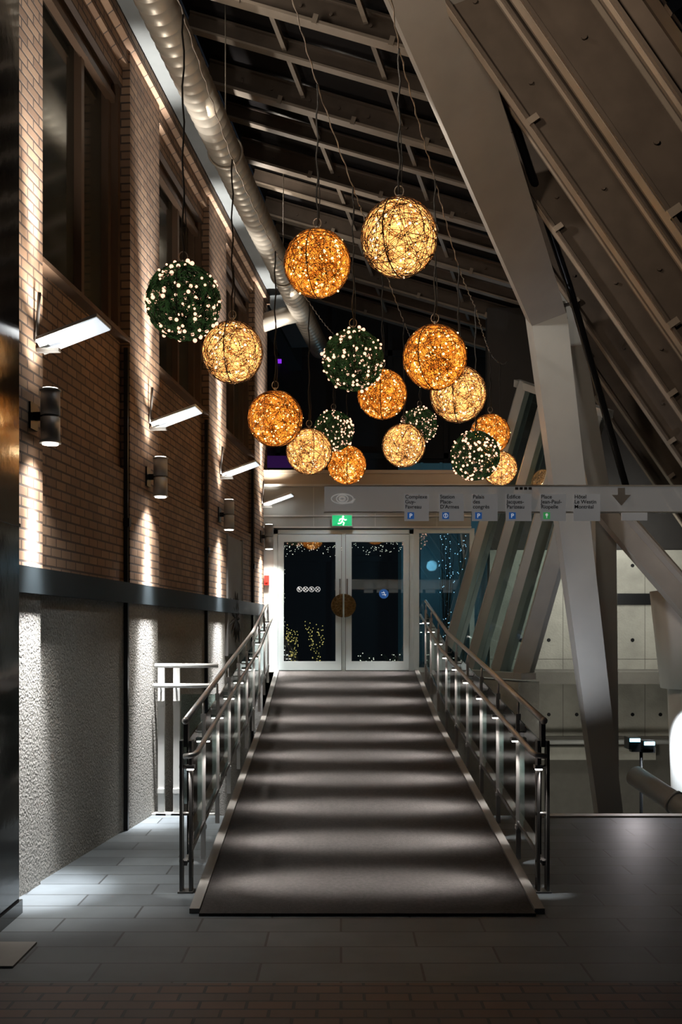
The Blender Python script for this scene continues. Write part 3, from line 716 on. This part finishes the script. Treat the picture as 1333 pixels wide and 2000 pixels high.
for rx,rz,r in ((0.085,0.038,0.005),(0.045,0.03,0.005),(0.02,0.014,0.008)):
    mb.tube([(cx+rx*math.cos(q),SY-.006,cz+rz*math.sin(q)) for q in [6.283*i/28 for i in range(28)]],r,5,closed=True)
mb.tube([(cx+.03,SY-.006,cz-.035),(cx+.08,SY-.006,cz-.03),(cx+.10,SY-.006,cz)],0.006,5)
par(mb.obj('eye_emblem'),sg)
mb=MB('signarrow'); cx=2.19
b=len(mb.v); mb.v+=[(cx-.028,SY-.008,2.79),(cx-.028,SY-.008,2.735),(cx-.075,SY-.008,2.735),(cx,SY-.008,2.65),(cx+.075,SY-.008,2.735),(cx+.028,SY-.008,2.735),(cx+.028,SY-.008,2.79)]; mb.f.append([b+i for i in range(7)]); mb.mi.append(0); mb.sm.append(False)
par(mb.obj('arrow_symbol'),sg)
for k in range(4):
    mb=MB('signtext'); mb.box(1.36+k*.035,1.385+k*.035,SY-.008,SY-.003,2.775,2.795); par(mb.obj('small_pictogram'),sg)
mb=MB('signpanel'); mb.box(2.19,2.39,SY-0.018,SY-0.0,2.535,2.595); par(mb.obj('end_tab'),sg)

# ------------------------------------------------------------------ BALLS
def rnd():
    while True:
        v=Vector((random.uniform(-1,1),random.uniform(-1,1),random.uniform(-1,1)))
        if 0.1<v.length<1: return v.normalized()
R=0.25
def threads(mts,n,r,Rr=R,sides=3,off=0.62,seg=34,mi=0,mb=None,jit=.01,wob=.12):
    mb=mb or MB(*mts)
    for k in range(n):
        nr=rnd(); d=random.uniform(-off,off)*Rr; rad=math.sqrt(Rr*Rr-d*d)
        u=nr.orthogonal().normalized(); w=nr.cross(u); ph=random.random()*6.28; f=random.choice((2,3)); am=random.uniform(0,wob)
        pts=[]
        for i in range(seg):
            a=2*math.pi*i/seg; p=(u*math.cos(a)+w*math.sin(a))*rad+nr*(d+am*Rr*math.sin(f*a+ph)); p=p.normalized()*Rr*random.uniform(1-jit*1.5,1+jit); pts.append(p)
        mb.tube(pts,r,sides,mi,closed=True)
    return mb
def hoops(mt):
    mb=MB(mt)
    mb.tube([Vector((math.sin(a)*math.cos(.4),math.sin(a)*math.sin(.4),math.cos(a)))*R*1.012 for a in [6.283*i/40 for i in range(40)]],0.004,5,closed=True)
    return mb
def bulbs(mt,n,r,ri=.8,ro=1.03):
    mb=MB(mt)
    for k in range(n):
        v=rnd(); mb.ball(v*R*random.uniform(ri,ro),r*random.uniform(.6,1.2),0,6,4)
    return mb
kinds={}
mba=threads(('thr_amber','wire_amber'),100,0.0025,R*.96); threads(None,80,0.0018,R*1.0,mi=1,mb=mba)
kinds['amber']=(mba.mesh('woven_shade'), bulbs('amberbulb',125,0.0088,.72,1.01).mesh('fairy_lights'), hoops('wire_dark').mesh('hoop'))
mbc=threads(('thr_cream','wire_dark'),100,0.0026,R*.95); threads(None,78,0.0019,R*1.0,mi=1,mb=mbc)  # outer layer coloured dark to imitate threads silhouetted against the bright inside
kinds['cream']=(mbc.mesh('woven_shade'), bulbs('creambulb',85,0.0085,.7,1.0).mesh('fairy_lights'), hoops('wire_dark').mesh('hoop'))
mbg=threads(('thr_green','wire_green'),80,0.0027,R*.99,jit=.035,wob=.3); threads(None,60,0.003,R*.97,mi=1,mb=mbg,jit=.035)
kinds['green']=(mbg.mesh('woven_shade'), bulbs('pinkbulb',175,0.0128,.94,1.06).mesh('fairy_lights'), hoops('wire_green').mesh('hoop'))
cabL=[(-1.5,4.5,6.9),(-1.064,6.9,5.82),(-.871,8.2,5.45),(-.595,9.26,5.11),(-.347,11.1,5.25),(-.093,12.8,5.4),(.077,13.4,5.45),(.3,15.5,5.9)]
cabM=[(-.9,4.8,7.0),(-.36,6.9,6.05),(-.179,7.7,5.78),(.098,8.3,5.27),(.415,10.3,5.4),(.723,11.8,5.25),(1.09,14.2,5.55),(1.4,16,6.0)]
cabR=[(.05,4.6,6.4),(.29,6.2,5.6),(.379,6.67,5.46),(.734,8.0,5.2),(1.044,9.1,4.92),(1.378,10.5,5.0),(1.866,12.8,5.16),(2.174,14.0,5.35),(2.6,16,5.9)]
for cb in (cabL,cabM,cabR):
    mb=MB('cable'); pts=[]
    for a,b in zip(cb,cb[1:]):
        a=Vector(a);b=Vector(b); n=max(2,int((b-a).length/0.06))
        for i in range(n):
            t=i/n; p=a.lerp(b,t); p.z-=0.012*4*t*(1-t)*(b-a).length; pts.append(p)
    pts.append(Vector(cb[-1]))
    p2=[p+Vector((0.006*math.cos(i*1.9),0,0.006*math.sin(i*1.9))) for i,p in enumerate(pts)]
    mb.tube(p2,[0.0035 if i%2 else 0.0065 for i in range(len(p2))],5)
    mb.obj('suspension_cable',label='twisted pale wire cable from which the globe lights hang',cat='cable',group='suspension cables')
B=[(-1.064,6.9,3.886,.50,'green',5.82),(-.871,8.2,3.905,.49,'cream',5.45),(-.179,7.7,4.434,.50,'amber',5.78),(.379,6.67,4.228,.50,'cream',5.46),
(.098,8.3,3.870,.49,'green',5.27),(-.595,9.26,3.595,.50,'amber',5.11),(.415,10.3,4.06,.50,'amber',5.4),(.734,8.0,3.81,.50,'amber',5.2),(1.044,9.1,3.779,.50,'cream',4.92),
(-.347,11.1,3.626,.50,'cream',5.25),(-.093,12.8,4.184,.50,'green',5.4),(.077,13.4,3.861,.51,'amber',5.45),(.723,11.8,3.821,.50,'cream',5.25),(1.09,14.2,4.547,.483,'green',5.55),
(1.866,12.8,4.146,.50,'amber',5.16),(1.378,10.5,3.477,.50,'green',5.0),(2.174,14.0,3.911,.476,'cream',5.35)]
lab={'amber':'amber woven-thread globe light glowing orange on a black cord','cream':'cream woven-thread globe light glowing warm white on a black cord','green':'dark green woven globe dotted with pinkish-white fairy lights'}
for (x,y,z,D,k,zt2) in B:
    e=empty('globe_light',lab[k],'hanging light',(x,y,z),'hanging globe lights')
    rot=(0,0,random.uniform(0,6.28)); sc=D/0.5
    for nm,me in zip(('woven_shade','fairy_lights','wire_hoop'),kinds[k]):
        o=bpy.data.objects.new(nm,me); C.objects.link(o); o.parent=e; o.rotation_euler=rot; o.scale=(sc,sc,sc)
        if nm=='fairy_lights': o['kind']='stuff'
    mb=MB('cord'); L_=zt2-z; n=14
    pts=[(0.008*math.sin(i*1.7+x*5)*(0 if i in(0,n) else 1),0.006*math.cos(i*2.1),D/2+(L_-D/2)*i/n) for i in range(n+1)]
    mb.tube(pts,0.0065,6); mb.tube([(0.012,0,D/2+.05),(0.02,0,D/2+.25),(0.008,0,D/2+.45)],0.004,5)
    mb.obj('cord',parent=e)
    mb=MB('cable'); mb.tube([(0.03*math.sin(a),0,D/2+0.02+0.035*(1-math.cos(a))) for a in [6.283*i/12 for i in range(12)]],0.004,5,closed=True)
    mb.tube([(0,0,D/2-.01),(0,0,D/2+.03)],0.012,8); mb.obj('hanging_loop',parent=e)
    if k=='amber': light('POINT',(x,y,z),7,(1,0.62,0.24),size=0.05,parent=e)
    elif k=='cream': light('POINT',(x,y,z),7.5,(1,0.72,0.38),size=0.05,parent=e)
    else: light('POINT',(x,y,z),1.4,(0.9,0.75,0.5),size=0.05,parent=e)

# ------------------------------------------------------------------ GENERAL LIGHTS
light('AREA',W(0.35,9.0,6.95),26,(1,0.88,0.74),(1.5,9,8),0.15,sy=2.0)  # uplight added on the ledge to brighten the roof, no fixture modelled
light('AREA',W(0.35,13.8,6.95),26,(1,0.88,0.74),(2.0,14,8),0.15,sy=2.0)  # second added roof uplight, further along the ledge
light('SPOT',(-0.8,8.5,6.0),260,(1,0.92,0.82),(1.6,9.8,5.6),0.1,60,0.8)
light('SPOT',(-1.0,5.4,6.2),260,(1,0.84,0.66),(3.2,10,5.2),0.15,80,0.9)  # unseen spot added to brighten the right-hand roof beams
light('SPOT',(0.2,4.0,4.8),150,(1,0.82,0.64),(3.0,7.8,5.2),0.15,80,0.9)  # another added spot, lifts the nearer right-hand rafters
light('SPOT',(1.2,4.8,6.2),760,(1,0.80,0.58),(-2,9.0,4.2),0.15,85,0.9)  # added warm fill for the brick bays of the left wall
light('SPOT',(1.7,9.5,0.3),140,(0.95,0.95,1.0),(2.6,11,2.5),0.05,80,0.9)
light('AREA',(4.2,14.5,3.0),58,(1,0.98,0.88),(4.2,16.5,0.8),0.5,sy=2.5)
light('AREA',(3.0,12.8,-1.2),28,(1,0.95,0.82),(3.4,16.5,0.2),0.5)
light('SPOT',(-1.1,6.4,3.5),45,(0.75,0.9,1.0),(-1.45,7.6,0),0.05,70,0.9)
light('SPOT',(0.1,13.6,3.9),95,(0.85,0.95,1.0),(0.05,15,2.0),0.1,90,0.8)  # added cool spot that brightens the door frame
light('POINT',(1.8,20.3,3.0),25,(0.3,0.7,1.0),size=0.1)
light('SPOT',(2.8,9.75,0.5),14,(1,.92,.95),(2.8,9.25,0),0.03,120,0.9)

w=bpy.data.worlds.new('night'); S.world=w; w.use_nodes=True
w.node_tree.nodes['Background'].inputs[0].default_value=(0.35,0.42,0.55,1); w.node_tree.nodes['Background'].inputs[1].default_value=0.018

cam=bpy.data.cameras.new('camera'); co=bpy.data.objects.new('camera',cam); C.objects.link(co)
co.location=(0,0,1.65); co.rotation_euler=(math.pi/2,0,0)
cam.sensor_fit='VERTICAL'; cam.sensor_height=36; cam.lens=36; cam.shift_y=0.119; cam.clip_end=200
S.camera=co
